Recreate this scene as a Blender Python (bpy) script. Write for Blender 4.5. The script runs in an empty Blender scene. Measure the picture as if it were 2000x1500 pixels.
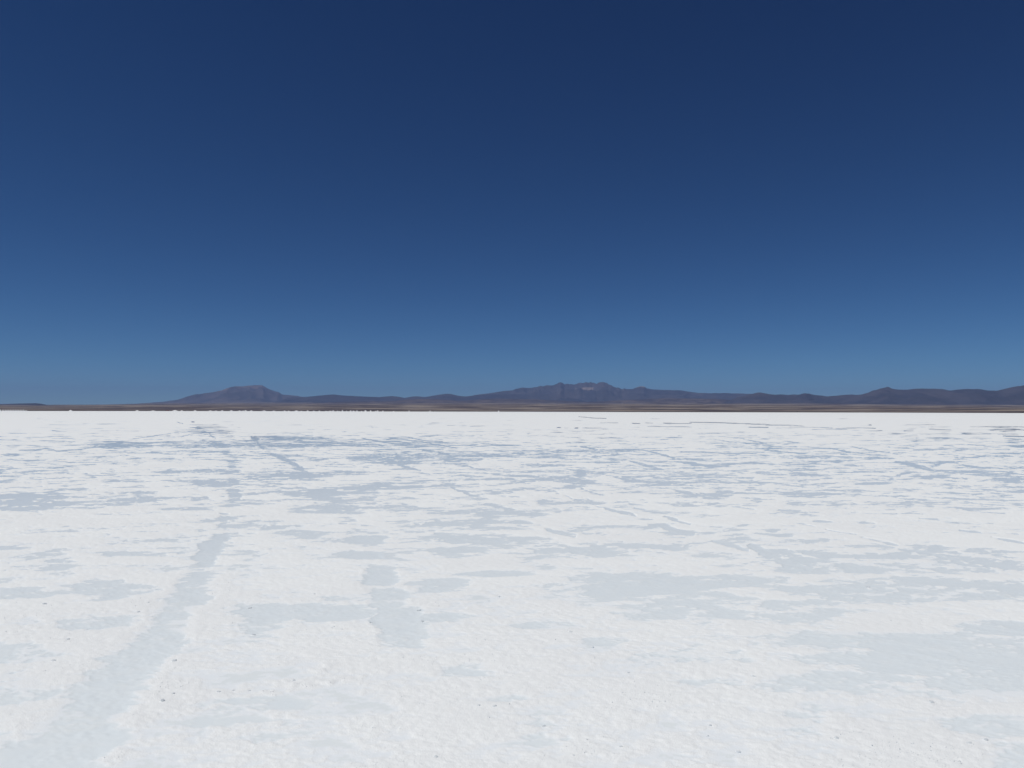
# Salt flat under a deep blue altiplano sky: crust with brine puddles, salt piles on the far shore, mountains behind.
import bpy, bmesh, math, random
import numpy as np
from mathutils import Matrix, Vector, Euler

random.seed(7)
rng = np.random.default_rng(11)
S = bpy.context.scene
COL = S.collection
R = math.radians

# ------------------------------------------------------------------ camera
EYE = 1.6
F = 1570.0                      # focal length in photo pixels (photo is 2000 x 1500)
PITCH = math.atan(53.0 / F)
ROLL = R(0.112)
rot = Matrix.Rotation(R(90) + PITCH, 3, 'X') @ Matrix.Rotation(ROLL, 3, 'Z')
cam_d = bpy.data.cameras.new('camera')
cam = bpy.data.objects.new('camera', cam_d)
COL.objects.link(cam)
cam.location = (0, 0, EYE)
cam.rotation_euler = rot.to_euler()
cam_d.sensor_width = 36.0
cam_d.lens = 36.0 * F / 2000.0
cam_d.clip_start = 0.1
cam_d.clip_end = 200000.0
S.camera = cam
RN = np.array(rot)


def ray(px, py):
    return rot @ Vector(((px - 1000.0) / F, -(py - 750.0) / F, -1.0))


def ground(px, py, z=0.0):
    d = ray(px, py)
    t = (z - EYE) / d.z
    return Vector((d.x * t, d.y * t, z))


def at_dist(px, py, dist):
    """point seen at a bearing, at a given ground distance"""
    d = ray(px, py)
    k = dist / math.hypot(d.x, d.y)
    return Vector((d.x * k, d.y * k, EYE + d.z * k))


def survey(x, y, z=0.0):
    """bearing/depression coordinates of plan points (numpy)"""
    p = np.stack([x, y, np.full_like(x, z - EYE)], -1) @ RN
    w = np.maximum(-p[..., 2], 1e-4)
    return 1000.0 + F * p[..., 0] / w, 750.0 - F * p[..., 1] / w


# ------------------------------------------------------------------ helpers
def tag(o, label=None, cat=None, group=None, kind=None):
    if label: o['label'] = label
    if cat: o['category'] = cat
    if group: o['group'] = group
    if kind: o['kind'] = kind
    return o


def empty(name, loc, rz=0.0):
    o = bpy.data.objects.new(name, None)
    COL.objects.link(o)
    o.location = loc
    o.rotation_euler = (0, 0, rz)
    o.empty_display_size = 0.2
    return o


def mesh_obj(name, verts, faces, mat, parent=None, smooth=True):
    me = bpy.data.meshes.new(name)
    me.from_pydata([tuple(v) for v in verts], [], [tuple(f) for f in faces])
    me.materials.append(mat)
    me.polygons.foreach_set('use_smooth', [smooth] * len(me.polygons))
    me.update()
    o = bpy.data.objects.new(name, me)
    COL.objects.link(o)
    if parent: o.parent = parent
    return o


def bm_obj(name, bm, mat, parent=None, smooth=False):
    me = bpy.data.meshes.new(name)
    bm.normal_update()
    bm.to_mesh(me)
    bm.free()
    me.materials.append(mat)
    me.polygons.foreach_set('use_smooth', [smooth] * len(me.polygons))
    o = bpy.data.objects.new(name, me)
    COL.objects.link(o)
    if parent: o.parent = parent
    return o


def grid_mesh(name, P, mat, wrap=False, cap=None):
    """P: rows x cols x 3 grid -> quad mesh, fast"""
    nr, nc = P.shape[:2]
    v = P.reshape(-1, 3).astype(np.float32)
    idx = np.arange(nr * nc, dtype=np.int32).reshape(nr, nc)
    if wrap:
        nxt = np.roll(idx, -1, 1)
    else:
        nxt = idx[:, 1:]
        idx = idx[:, :-1]
    a, b, c, d = idx[:-1], nxt[:-1], nxt[1:], idx[1:]
    q = np.stack([a, b, c, d], -1).reshape(-1, 4)
    me = bpy.data.meshes.new(name)
    me.vertices.add(len(v))
    me.vertices.foreach_set('co', v.ravel())
    n = len(q)
    lv = q.ravel()
    starts = np.arange(n, dtype=np.int32) * 4
    if cap is not None:
        lv = np.concatenate([lv, np.asarray(cap, dtype=np.int32)])
        starts = np.append(starts, n * 4).astype(np.int32)
    me.loops.add(len(lv))
    me.loops.foreach_set('vertex_index', lv.astype(np.int32))
    me.polygons.add(len(starts))
    me.polygons.foreach_set('loop_start', starts)
    me.polygons.foreach_set('use_smooth', np.ones(len(starts), dtype=bool))
    me.materials.append(mat)
    me.update(calc_edges=True)
    o = bpy.data.objects.new(name, me)
    COL.objects.link(o)
    return o


_perm = rng.permutation(256).astype(np.int64)
_perm = np.concatenate([_perm, _perm, _perm])
_ang = rng.random(256) * 2 * np.pi
_gx, _gy = np.cos(_ang), np.sin(_ang)


def pnoise(x, y):
    xi = np.floor(x).astype(np.int64); yi = np.floor(y).astype(np.int64)
    xf = x - xi; yf = y - yi
    u = xf * xf * xf * (xf * (xf * 6 - 15) + 10)
    v = yf * yf * yf * (yf * (yf * 6 - 15) + 10)
    xi &= 255; yi &= 255
    def g(ix, iy, fx, fy):
        h = _perm[_perm[ix & 255] + (iy & 255)]
        return _gx[h] * fx + _gy[h] * fy
    n00 = g(xi, yi, xf, yf); n10 = g(xi + 1, yi, xf - 1, yf)
    n01 = g(xi, yi + 1, xf, yf - 1); n11 = g(xi + 1, yi + 1, xf - 1, yf - 1)
    a = n00 + u * (n10 - n00); b = n01 + u * (n11 - n01)
    return (a + v * (b - a)) * 1.5


def sstep(a, b, x):
    t = np.clip((x - a) / (b - a), 0, 1)
    return t * t * (3 - 2 * t)


# ------------------------------------------------------------------ materials
def new_mat(name):
    m = bpy.data.materials.new(name)
    m.use_nodes = True
    nt = m.node_tree
    nt.nodes.clear()
    out = nt.nodes.new('ShaderNodeOutputMaterial')
    return m, nt, out


def N(nt, kind, **kw):
    n = nt.nodes.new(kind)
    for k, v in kw.items():
        if k.startswith('in_'):
            key = k[3:]
            key = int(key) if key.isdigit() else key.replace('_', ' ')
            n.inputs[key].default_value = v
        else:
            setattr(n, k, v)
    return n


def mapr(nt, src, a, b, lo=0.0, hi=1.0, smooth=True):
    n = N(nt, 'ShaderNodeMapRange')
    n.interpolation_type = 'SMOOTHSTEP' if smooth else 'LINEAR'
    nt.links.new(src, n.inputs['Value'])
    n.inputs['From Min'].default_value = a
    n.inputs['From Max'].default_value = b
    n.inputs['To Min'].default_value = lo
    n.inputs['To Max'].default_value = hi
    return n.outputs['Result']


def mixc(nt, fac, a, b, mode='MIX'):
    n = N(nt, 'ShaderNodeMix', data_type='RGBA', blend_type=mode)
    if isinstance(fac, (int, float)): n.inputs[0].default_value = fac
    else: nt.links.new(fac, n.inputs[0])
    for s, i in ((a, 6), (b, 7)):
        if isinstance(s, (tuple, list)): n.inputs[i].default_value = (*s[:3], 1)
        else: nt.links.new(s, n.inputs[i])
    return n.outputs[2]


def noise_tex(nt, vec, scale, detail=4, rough=0.55):
    n = N(nt, 'ShaderNodeTexNoise')
    n.inputs['Scale'].default_value = scale
    n.inputs['Detail'].default_value = detail
    n.inputs['Roughness'].default_value = rough
    nt.links.new(vec, n.inputs['Vector'])
    return n.outputs['Fac']


SALT = (0.855, 0.883, 0.88)


def mat_salt_flat():
    m, nt, out = new_mat('salt_crust')
    geo = N(nt, 'ShaderNodeNewGeometry')
    sep = N(nt, 'ShaderNodeSeparateXYZ')
    nt.links.new(geo.outputs['Position'], sep.inputs[0])
    pos = geo.outputs['Position']
    damp = mapr(nt, sep.outputs['Z'], 0.0034, -0.0024)
    big = noise_tex(nt, pos, 0.55, 5)
    mid = noise_tex(nt, pos, 7.0, 5, 0.6)
    dry = mixc(nt, mapr(nt, big, 0.35, 0.65), SALT, (0.83, 0.855, 0.855))
    dry = mixc(nt, mapr(nt, mid, 0.55, 0.75, 0, 0.6), dry, (0.835, 0.85, 0.84))
    wet = mixc(nt, mapr(nt, mid, 0.4, 0.7), (0.782, 0.845, 0.892), (0.802, 0.856, 0.895))
    c = mixc(nt, damp, dry, wet)
    p = N(nt, 'ShaderNodeBsdfPrincipled')
    nt.links.new(c, p.inputs['Base Color'])
    p.inputs['Roughness'].default_value = 0.75
    p.inputs['Specular IOR Level'].default_value = 0.15
    # crystals and grains
    g1 = noise_tex(nt, pos, 60.0, 5, 0.65)
    vor = N(nt, 'ShaderNodeTexVoronoi')
    vor.inputs['Scale'].default_value = 110.0
    nt.links.new(pos, vor.inputs['Vector'])
    add = N(nt, 'ShaderNodeMath', operation='ADD')
    nt.links.new(g1, add.inputs[0]); nt.links.new(vor.outputs['Distance'], add.inputs[1])
    b = N(nt, 'ShaderNodeBump')
    b.inputs['Distance'].default_value = 0.004
    nt.links.new(add.outputs[0], b.inputs['Height'])
    st = mapr(nt, damp, 0.0, 1.0, 0.30, 0.03)
    nt.links.new(st, b.inputs['Strength'])
    nt.links.new(b.outputs[0], p.inputs['Normal'])
    nt.links.new(p.outputs[0], out.inputs[0])
    return m


def mat_water():
    m, nt, out = new_mat('brine')
    geo = N(nt, 'ShaderNodeNewGeometry')
    fr = N(nt, 'ShaderNodeFresnel')
    fr.inputs['IOR'].default_value = 1.2
    gl = N(nt, 'ShaderNodeBsdfGlossy')
    gl.inputs['Roughness'].default_value = 0.06
    gl.inputs['Color'].default_value = (1, 1, 1, 1)
    tr = N(nt, 'ShaderNodeBsdfTransparent')
    tr.inputs['Color'].default_value = (0.982, 0.990, 0.996, 1)
    n = noise_tex(nt, geo.outputs['Position'], 3.0, 3)
    b = N(nt, 'ShaderNodeBump')
    b.inputs['Distance'].default_value = 0.001
    b.inputs['Strength'].default_value = 0.1
    nt.links.new(n, b.inputs['Height'])
    nt.links.new(b.outputs[0], gl.inputs['Normal'])
    mx = N(nt, 'ShaderNodeMixShader')
    # crystals break the thin film: little mirror when looked down on, nearly all of it at the lowest angles
    pw_ = N(nt, 'ShaderNodeMath', operation='POWER'); pw_.inputs[1].default_value = 1.6
    cv = N(nt, 'ShaderNodeMath', operation='MULTIPLY'); cv.inputs[1].default_value = 0.92
    nt.links.new(fr.outputs[0], pw_.inputs[0]); nt.links.new(pw_.outputs[0], cv.inputs[0])
    nt.links.new(cv.outputs[0], mx.inputs[0])
    nt.links.new(tr.outputs[0], mx.inputs[1])
    nt.links.new(gl.outputs[0], mx.inputs[2])
    nt.links.new(mx.outputs[0], out.inputs[0])
    return m


def mat_diffuse(name, c, rough=0.9, c2=None, scale=1.0, spec=0.1):
    m, nt, out = new_mat(name)
    p = N(nt, 'ShaderNodeBsdfPrincipled')
    p.inputs['Roughness'].default_value = rough
    p.inputs['Specular IOR Level'].default_value = spec
    if c2:
        geo = N(nt, 'ShaderNodeNewGeometry')
        f = noise_tex(nt, geo.outputs['Position'], scale, 5, 0.6)
        nt.links.new(mixc(nt, mapr(nt, f, 0.4, 0.62), c, c2), p.inputs['Base Color'])
    else:
        p.inputs['Base Color'].default_value = (*c, 1)
    nt.links.new(p.outputs[0], out.inputs[0])
    return m


def mat_plain():
    """brown shore plain: dry grass, fields and bare earth in patches"""
    m, nt, out = new_mat('plain_earth')
    geo = N(nt, 'ShaderNodeNewGeometry')
    pos = geo.outputs['Position']
    sep = N(nt, 'ShaderNodeSeparateXYZ')
    nt.links.new(pos, sep.inputs[0])
    f1 = noise_tex(nt, pos, 0.0026, 6, 0.6)
    f2 = noise_tex(nt, pos, 0.0009, 4, 0.5)
    f3 = noise_tex(nt, pos, 0.009, 4, 0.6)
    c = mixc(nt, mapr(nt, f1, 0.44, 0.60), (0.075, 0.062, 0.066), (0.255, 0.22, 0.19))
    c = mixc(nt, mapr(nt, f2, 0.55, 0.66, 0, 0.7), c, (0.085, 0.062, 0.062))
    c = mixc(nt, mapr(nt, f3, 0.52, 0.72, 0, 0.5), c, (0.34, 0.285, 0.225))
    # low dark scrub on the wet ground beside the salt
    scrub = mapr(nt, sep.outputs['Z'], 4.0, 0.5)
    c = mixc(nt, scrub, c, (0.066, 0.054, 0.052))
    p = N(nt, 'ShaderNodeBsdfPrincipled')
    p.inputs['Roughness'].default_value = 1.0
    p.inputs['Specular IOR Level'].default_value = 0.0
    nt.links.new(c, p.inputs['Base Color'])
    nt.links.new(p.outputs[0], out.inputs[0])
    return m


def mat_rock(name, lo, hi, scale, patches=(), patch_col=(0.3, 0.24, 0.19)):
    m, nt, out = new_mat(name)
    geo = N(nt, 'ShaderNodeNewGeometry')
    pos = geo.outputs['Position']
    f1 = noise_tex(nt, pos, scale, 7, 0.62)
    f2 = noise_tex(nt, pos, scale * 5, 5, 0.6)
    c = mixc(nt, mapr(nt, f1, 0.38, 0.64), lo, hi)
    c = mixc(nt, mapr(nt, f2, 0.56, 0.74, 0, 0.5), c, tuple(min(1, k * 1.5) for k in hi))
    for (q, rx, rz) in patches:                    # pale scree and ash fields on the upper slopes
        sub = N(nt, 'ShaderNodeVectorMath', operation='SUBTRACT')
        sub.inputs[1].default_value = q
        nt.links.new(pos, sub.inputs[0])
        sc = N(nt, 'ShaderNodeVectorMath', operation='MULTIPLY')
        sc.inputs[1].default_value = (1 / rx, 1 / (rx * 4), 1 / rz)
        nt.links.new(sub.outputs[0], sc.inputs[0])
        ln = N(nt, 'ShaderNodeVectorMath', operation='LENGTH')
        nt.links.new(sc.outputs[0], ln.inputs[0])
        ad = N(nt, 'ShaderNodeMath', operation='ADD')
        nt.links.new(ln.outputs['Value'], ad.inputs[0]); nt.links.new(mapr(nt, f2, 0.3, 0.7, -0.6, 0.6), ad.inputs[1])
        c = mixc(nt, mapr(nt, ad.outputs[0], 1.1, 0.5, 0, 0.9), c, patch_col)
    p = N(nt, 'ShaderNodeBsdfPrincipled')
    p.inputs['Roughness'].default_value = 1.0
    p.inputs['Specular IOR Level'].default_value = 0.0
    nt.links.new(c, p.inputs['Base Color'])
    nt.links.new(p.outputs[0], out.inputs[0])
    return m


M_FLAT = mat_salt_flat()
M_WATER = mat_water()
M_PLAIN = mat_plain()
M_PILE = mat_diffuse('heaped_salt', (0.84, 0.85, 0.85), 0.8, (0.78, 0.79, 0.80), 2.0)
def translucent(m, f=0.4):
    """salt crystals let light through"""
    nt = m.node_tree
    p = [n for n in nt.nodes if n.type == 'BSDF_PRINCIPLED'][0]
    out = [n for n in nt.nodes if n.type == 'OUTPUT_MATERIAL'][0]
    t = N(nt, 'ShaderNodeBsdfTranslucent'); t.inputs[0].default_value = (0.9, 0.93, 0.95, 1)
    mx = N(nt, 'ShaderNodeMixShader'); mx.inputs[0].default_value = f
    nt.links.new(p.outputs[0], mx.inputs[1]); nt.links.new(t.outputs[0], mx.inputs[2]); nt.links.new(mx.outputs[0], out.inputs[0])
    return m


M_CLOD = mat_diffuse('salt_clod', (0.86, 0.875, 0.88), 0.8, (0.80, 0.81, 0.81), 60.0)
M_CRUMB = mat_diffuse('salt_crumb', (0.83, 0.85, 0.85), 0.7, (0.76, 0.77, 0.77), 40.0)

translucent(M_CLOD, 0.65); translucent(M_CRUMB, 0.5)

# ------------------------------------------------------------------ wetness survey of the flat
# e = soft ellipse (cx, cy, half width, half depth, wetness); l = track / runnel along points (x, y, half width), wetness
E = []
B = []
L = []


def e(cx, cy, rx, ry, w=1.0): E.append((cx, cy, rx, ry, w))


def box(x0, x1, y0, y1, w=1.0): B.append(((x0 + x1) / 2, (y0 + y1) / 2, (x1 - x0) / 2, (y1 - y0) / 2, w))   # squarish bay of a wheel rut


def l(pts, w=1.0): L.append((pts, w))


def z1(x0, a, b, c, d, w=1.0, y0=800.0, k=4.0):
    """patch given by its extent a..b, c..d"""
    e(x0 + (a + b) / 2 / k, y0 + (c + d) / 2 / k, max(b - a, 8) / 2 / k * 1.12, max(d - c, 4) / 2 / k * 1.15, w)


def zl(x0, pts, hw, w=1.0, y0=800.0, k=4.0):
    l([(x0 + a / k, y0 + b / k, (h[0] if h else hw) / k) for a, b, *h in pts], w)


# --- left quarter
z1(0, -400, 700, 640, 780, 1.0); z1(0, 250, 560, 640, 760, 1.0); z1(0, 640, 1360, 670, 728, 0.97); z1(0, 950, 1340, 635, 668, 0.85)
z1(0, 380, 860, 735, 780, 0.8); z1(0, 0, 400, 740, 785, 0.9)
zl(0, [(150, 316), (270, 318), (370, 302), (440, 325), (640, 310), (750, 290)], 5, 0.97)
z1(0, 20, 160, 340, 365, 0.75); z1(0, 660, 1220, 248, 305, 0.75); z1(0, 1180, 1760, 245, 300, 0.72)
z1(0, 1600, 1760, 245, 282, 0.97); z1(0, 400, 1700, 315, 345, 0.45); z1(0, 1660, 2100, 260, 300, 0.8)
z1(0, 1350, 2000, 280, 300, 0.8)
zl(0, [(1040, 228), (1210, 205), (1400, 175)], 3, 0.9); zl(0, [(1400, 215), (1500, 190), (1650, 175)], 3, 0.9)
zl(0, [(1385, 98), (1430, 110)], 3, 0.95); z1(0, 1494, 1520, 92, 100, 0.8); zl(0, [(1530, 145), (1600, 150)], 3, 0.9)
zl(0, [(1570, 170), (1640, 185)], 4, 0.95); z1(0, 1400, 1850, 120, 200, 0.42)
for a_ in ((426, 442, 866, 874, .85), (435, 447, 880, 887, .9), (441, 463, 898, 906, .8), (445, 462, 907, 914, .85), (442, 471, 917, 924, .85), (446, 471, 934, 947, .9), (443, 470, 955, 964, .9), (442, 471, 967, 978, .93),
           (438, 452, 984, 990, .75), (430, 442, 1001, 1006, .85), (428, 445, 1008, 1020, .9), (449, 461, 1009, 1017, .88), (422, 460, 1024, 1031, .93), (414, 448, 1042, 1058, .93)): box(*a_)
l([(420, 856, 2), (411, 851, 2)], 0.85); l([(404, 845, 1.6), (398, 842, 1.6)], 0.85); l([(389, 835, 1.2), (385, 833, 1.2)], 0.8)
l([(492, 853, 2.5), (500, 861, 3)], 0.97); l([(505, 868, 3), (514, 875, 3)], 0.95); z1(0, 1960, 2030, 210, 250, 0.9)
z1(0, 1200, 1870, 462, 508, 0.88); z1(0, 1560, 1860, 465, 508, 1.0); z1(0, 1500, 1900, 535, 610, 0.85); z1(0, 1740, 1890, 530, 590, 1.0)
z1(0, 1860, 2120, 515, 548, 0.9); z1(0, 1780, 1885, 620, 715, 0.97); z1(0, 1720, 1870, 735, 760, 0.9); z1(0, 1730, 1790, 805, 825, 0.9)
z1(0, 480, 700, 612, 632, 0.97); z1(0, 1010, 1150, 590, 608, 0.95); z1(0, 900, 1200, 600, 612, 0.8); z1(0, 0, 240, 600, 614, 0.9); z1(0, 720, 870, 588, 600, 0.85)
z1(0, -60, 45, 455, 500, 0.95); z1(0, 430, 530, 485, 497, 0.9); z1(0, 680, 880, 508, 520, 0.9); z1(0, 860, 960, 548, 560, 0.85)
z1(0, 1300, 1660, 762, 786, 0.85); z1(0, 740, 890, 808, 822, 0.85); z1(0, 1480, 1720, 860, 890, 0.6)
z1(0, 1690, 2060, 890, 928, 0.97); z1(0, 1690, 1850, 830, 880, 0.85)
z1(0, 740, 1430, 1108, 1146, 0.88); z1(0, 1060, 1400, 1118, 1148, 0.95); z1(0, -100, 190, 1068, 1096, 0.85); z1(0, 300, 620, 1170, 1200, 0.85)
z1(0, 0, 1700, 360, 620, 0.36); z1(0, 1250, 2000, 480, 720, 0.42)
# --- second quarter
z1(500, -60, 760, 200, 302, 0.55); zl(500, [(-10, 216), (160, 211), (320, 214), (520, 228)], 4, 0.95); z1(500, 0, 400, 262, 290, 0.75)
zl(500, [(120, 345, 6), (180, 370, 14), (260, 405, 18), (330, 450, 22), (380, 500, 30)], 10, 1.0)
z1(500, -200, 620, 472, 555, 0.80); z1(500, 260, 470, 460, 555, 1.0); z1(500, 440, 920, 475, 512, 0.80); z1(500, 30, 300, 490, 548, 0.9)
z1(500, 680, 1800, 318, 432, 0.66); z1(500, 820, 1330, 335, 398, 0.95); z1(500, 1160, 1380, 330, 395, 1.0); z1(500, 1350, 1540, 350, 402, 0.97); z1(500, 930, 1350, 398, 430, 0.95)
zl(500, [(1040, 395, 14), (1140, 440, 12), (1230, 462, 10), (1290, 476, 6)], 8, 1.0); zl(500, [(1290, 490), (1360, 505)], 5, 0.95)
zl(500, [(830, 225), (960, 248), (1060, 265), (1180, 276)], 6, 0.97); zl(500, [(1300, 255), (1440, 280), (1570, 300)], 5, 0.95); zl(500, [(1040, 220), (1200, 240), (1300, 250)], 4, 0.95)
zl(500, [(1200, 218), (1330, 245), (1460, 250)], 4, 0.92); zl(500, [(1300, 315), (1450, 335), (1520, 360)], 9, 0.95)
z1(500, 600, 1600, 225, 300, 0.50); z1(500, 620, 1000, 262, 282, 0.92); z1(500, 1160, 1290, 290, 302, 0.95); z1(500, 1550, 2100, 265, 290, 0.55)
z1(500, 1550, 2060, 342, 378, 0.85); z1(500, 1620, 1780, 375, 404, 0.95); zl(500, [(1570, 430), (1640, 440), (1720, 458), (1800, 478)], 6, 0.95); z1(500, 1830, 1920, 495, 510, 0.9)
z1(500, 250, 1000, 600, 740, 0.72); z1(500, 430, 760, 615, 735, 0.97); z1(500, 250, 860, 738, 808, 0.95); z1(500, 620, 860, 765, 818, 0.95); z1(500, 820, 1320, 670, 800, 0.58); z1(500, 760, 960, 665, 715, 0.9)
z1(500, 820, 1350, 558, 582, 0.85); z1(500, 640, 1320, 590, 628, 0.85); z1(500, 960, 1440, 545, 556, 0.8); z1(500, 0, 180, 590, 606, 0.85); z1(500, -100, 200, 725, 750, 0.9)
z1(500, 160, 400, 640, 660, 0.85)
z1(500, 1430, 1550, 558, 592, 0.95); zl(500, [(1520, 605, 5), (1620, 642, 14), (1690, 672, 12), (1750, 678, 4)], 8, 1.0); z1(500, 1650, 1850, 688, 708, 0.92)
zl(500, [(1800, 738, 10), (1900, 760, 16), (2010, 795, 18)], 8, 0.92); z1(500, 1400, 2100, 780, 825, 0.78); z1(500, 1540, 1700, 505, 530, 0.7); z1(500, 1760, 2060, 530, 555, 0.8)
z1(500, 640, 800, 845, 880, 0.92); z1(500, 650, 720, 880, 898, 0.9); z1(500, -150, 240, 860, 932, 0.72); z1(500, 120, 620, 945, 980, 0.85); z1(500, -50, 600, 985, 1010, 0.4)
e(717, 1054, 44, 12, 1.0); e(700, 1083, 42, 9, 1.0); e(725, 1083, 24, 9, 1.0); e(748, 1038, 90, 8, 0.8)
z1(500, 950, 2100, 860, 965, 0.62); z1(500, 1330, 1500, 860, 980, 0.9); z1(500, 1100, 2050, 975, 1060, 0.64); z1(500, 1560, 1980, 990, 1050, 0.85); z1(500, 1380, 1800, 1070, 1155, 0.86)
# --- third quarter
zl(1000, [(520, 55), (630, 65), (735, 69)], 2.4, 1.0); zl(1000, [(940, 107), (1000, 108)], 4, 1.0); zl(1000, [(1180, 105), (1290, 108), (1400, 110)], 3.0, 0.9)
zl(1000, [(1390, 98), (1600, 102), (1840, 111), (2010, 119)], 3.0, 1.0); zl(1000, [(1850, 138), (2000, 140)], 3, 0.95); zl(1000, [(1060, 131), (1400, 136)], 2.2, 0.8)
zl(1000, [(1040, 104), (1100, 106)], 2.2, 0.85); zl(1000, [(690, 103), (830, 104)], 2.0, 0.7); z1(1000, 350, 380, 136, 145, 0.8); z1(1000, 490, 520, 138, 148, 0.8)
zl(1000, [(1790, 225), (1880, 244), (1985, 263)], 4, 1.0); zl(1000, [(1580, 232), (1680, 248), (1760, 263)], 3, 0.9)
z1(1000, -100, 1200, 285, 395, 0.52); z1(1000, 1150, 2100, 310, 420, 0.42); zl(1000, [(540, 290), (600, 300), (660, 316)], 8, 0.97); z1(1000, 600, 730, 356, 384, 0.97); z1(1000, 740, 1040, 303, 322, 0.92)
z1(1000, 770, 850, 335, 362, 0.92); z1(1000, 0, 110, 325, 362, 0.95); z1(1000, 190, 440, 365, 388, 0.9); zl(1000, [(1310, 330), (1500, 330), (1660, 345), (1910, 342)], 5, 0.93)
z1(1000, 30, 560, 426, 445, 0.94); z1(1000, 50, 170, 424, 446, 1.0); zl(1000, [(920, 400, 8), (1010, 425, 12), (1100, 455, 16), (1180, 470, 8)], 8, 0.97); zl(1000, [(1290, 408, 6), (1400, 418, 14), (1520, 440, 8), (1600, 446, 5)], 8, 0.95)
z1(1000, 600, 900, 405, 425, 0.85); zl(1000, [(1060, 325), (1160, 350), (1270, 380)], 7, 0.9)
z1(1000, 490, 585, 462, 545, 0.9); z1(1000, 370, 680, 545, 592, 0.95); z1(1000, -60, 210, 508, 530, 0.92); z1(1000, -50, 250, 555, 572, 0.9); zl(1000, [(420, 462), (520, 478), (640, 492)], 5, 0.94)
zl(1000, [(690, 500, 4), (780, 520, 5), (860, 545, 10), (960, 560, 14)], 6, 0.97); z1(1000, 860, 960, 538, 572, 1.0); z1(1000, 1000, 1260, 560, 600, 0.9); zl(1000, [(1250, 622, 6), (1330, 640, 16), (1410, 650, 12)], 8, 1.0)
z1(1000, 650, 2050, 430, 705, 0.53); z1(1000, 960, 1500, 480, 560, 0.66); z1(1000, 1560, 1720, 600, 660, 0.85); z1(1000, 1410, 1700, 672, 700, 0.92); z1(1000, 1800, 1900, 515, 555, 0.93); z1(1000, 1850, 2080, 480, 505, 0.9)
z1(1000, 1100, 1420, 600, 622, 0.9); z1(1000, 1300, 1700, 470, 540, 0.7)
zl(1000, [(400, 595), (520, 605), (620, 650), (700, 665)], 7, 0.92); zl(1000, [(100, 590), (230, 600)], 5, 0.85)
zl(1000, [(130, 626), (230, 628, 7), (350, 642, 5)], 5, 0.93); zl(1000, [(350, 655), (440, 680), (550, 720)], 4, 0.93); zl(1000, [(560, 690), (640, 720), (640, 745)], 4, 0.9)
zl(1000, [(660, 755, 5), (740, 775, 10), (860, 805, 16), (960, 825, 8)], 8, 1.0); zl(1000, [(900, 725), (970, 742)], 4, 0.9); zl(1000, [(950, 765, 5), (1060, 793, 8), (1170, 800, 7)], 6, 0.97)
zl(1000, [(1180, 835, 6), (1280, 862, 10), (1410, 895, 8)], 6, 0.97); zl(1000, [(1060, 905, 12), (1180, 905, 20), (1300, 960, 30), (1420, 975, 22)], 10, 0.97); z1(1000, 980, 1120, 850, 866, 0.9)
z1(1000, 1200, 1430, 940, 998, 0.97); z1(1000, 700, 1150, 905, 930, 0.85); z1(1000, 1430, 1600, 950, 1000, 0.7)
z1(1000, -80, 330, 775, 830, 0.9); z1(1000, 300, 620, 772, 795, 0.75); z1(1000, 0, 160, 870, 920, 0.8); zl(1000, [(290, 940), (380, 965), (480, 985)], 18, 0.9); z1(1000, 440, 760, 910, 985, 0.72)
z1(1000, 430, 790, 1035, 1150, 0.92); z1(1000, 760, 1420, 1015, 1110, 0.68); z1(1000, 0, 600, 1000, 1200, 0.5)
zl(1000, [(1730, 763), (1900, 778)], 6, 0.93); zl(1000, [(1590, 1030, 8), (1720, 1060, 20), (1830, 1100, 14)], 10, 0.95); z1(1000, 1650, 1850, 970, 1010, 0.75); z1(1000, 1740, 1860, 893, 915, 0.85)
zl(1000, [(1860, 1060, 16), (1960, 1110, 40), (2060, 1150, 30)], 10, 0.95); z1(1000, -100, 700, 690, 740, 0.45)
# --- right quarter
zl(1500, [(-20, 121), (200, 123), (280, 130)], 2.8, 1.0); zl(1500, [(170, 136), (340, 138), (500, 143)], 2.6, 1.0); zl(1500, [(530, 148), (700, 142), (840, 146)], 2.2, 0.95); zl(1500, [(400, 152), (620, 154)], 2.0, 0.8)
z1(1500, 780, 815, 116, 124, 0.9); z1(1500, 860, 890, 160, 166, 0.9); zl(1500, [(1060, 168), (1130, 166)], 2.5, 0.9); zl(1500, [(1265, 155), (1430, 155)], 2.5, 1.0); zl(1500, [(1580, 133), (2060, 137)], 1.6, 0.75); zl(1500, [(1760, 158), (2060, 162)], 2.0, 0.8)
zl(1500, [(1840, 205), (2060, 213)], 5, 1.0); z1(1500, 1870, 2120, 276, 292, 0.97); zl(1500, [(1560, 275), (1700, 280)], 3, 0.95); zl(1500, [(1740, 343), (1990, 346)], 4, 0.97); zl(1500, [(1440, 390), (1560, 378), (1710, 360)], 4, 0.95)
z1(1500, 1850, 2080, 225, 265, 0.6); z1(1500, 1740, 1990, 120, 180, 0.3); z1(1500, 1000, 1300, 115, 126, 0.5)
zl(1500, [(140, 245), (240, 260)], 3.5, 0.97); zl(1500, [(310, 293), (550, 306)], 4, 0.93); zl(1500, [(650, 289), (800, 318), (950, 337)], 4, 0.97); zl(1500, [(470, 300), (640, 330), (800, 352)], 4, 0.93)
zl(1500, [(-20, 318), (120, 330), (300, 345)], 6, 0.95); z1(1500, 150, 700, 355, 418, 0.82); z1(1500, 330, 640, 372, 415, 0.95); zl(1500, [(555, 320), (600, 328), (650, 338)], 5, 0.95); zl(1500, [(570, 350), (640, 358)], 4, 0.9); z1(1500, 740, 990, 368, 405, 0.92); zl(1500, [(980, 405, 8), (1100, 425, 18), (1200, 450, 22), (1280, 470, 14)], 10, 0.97)
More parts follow.
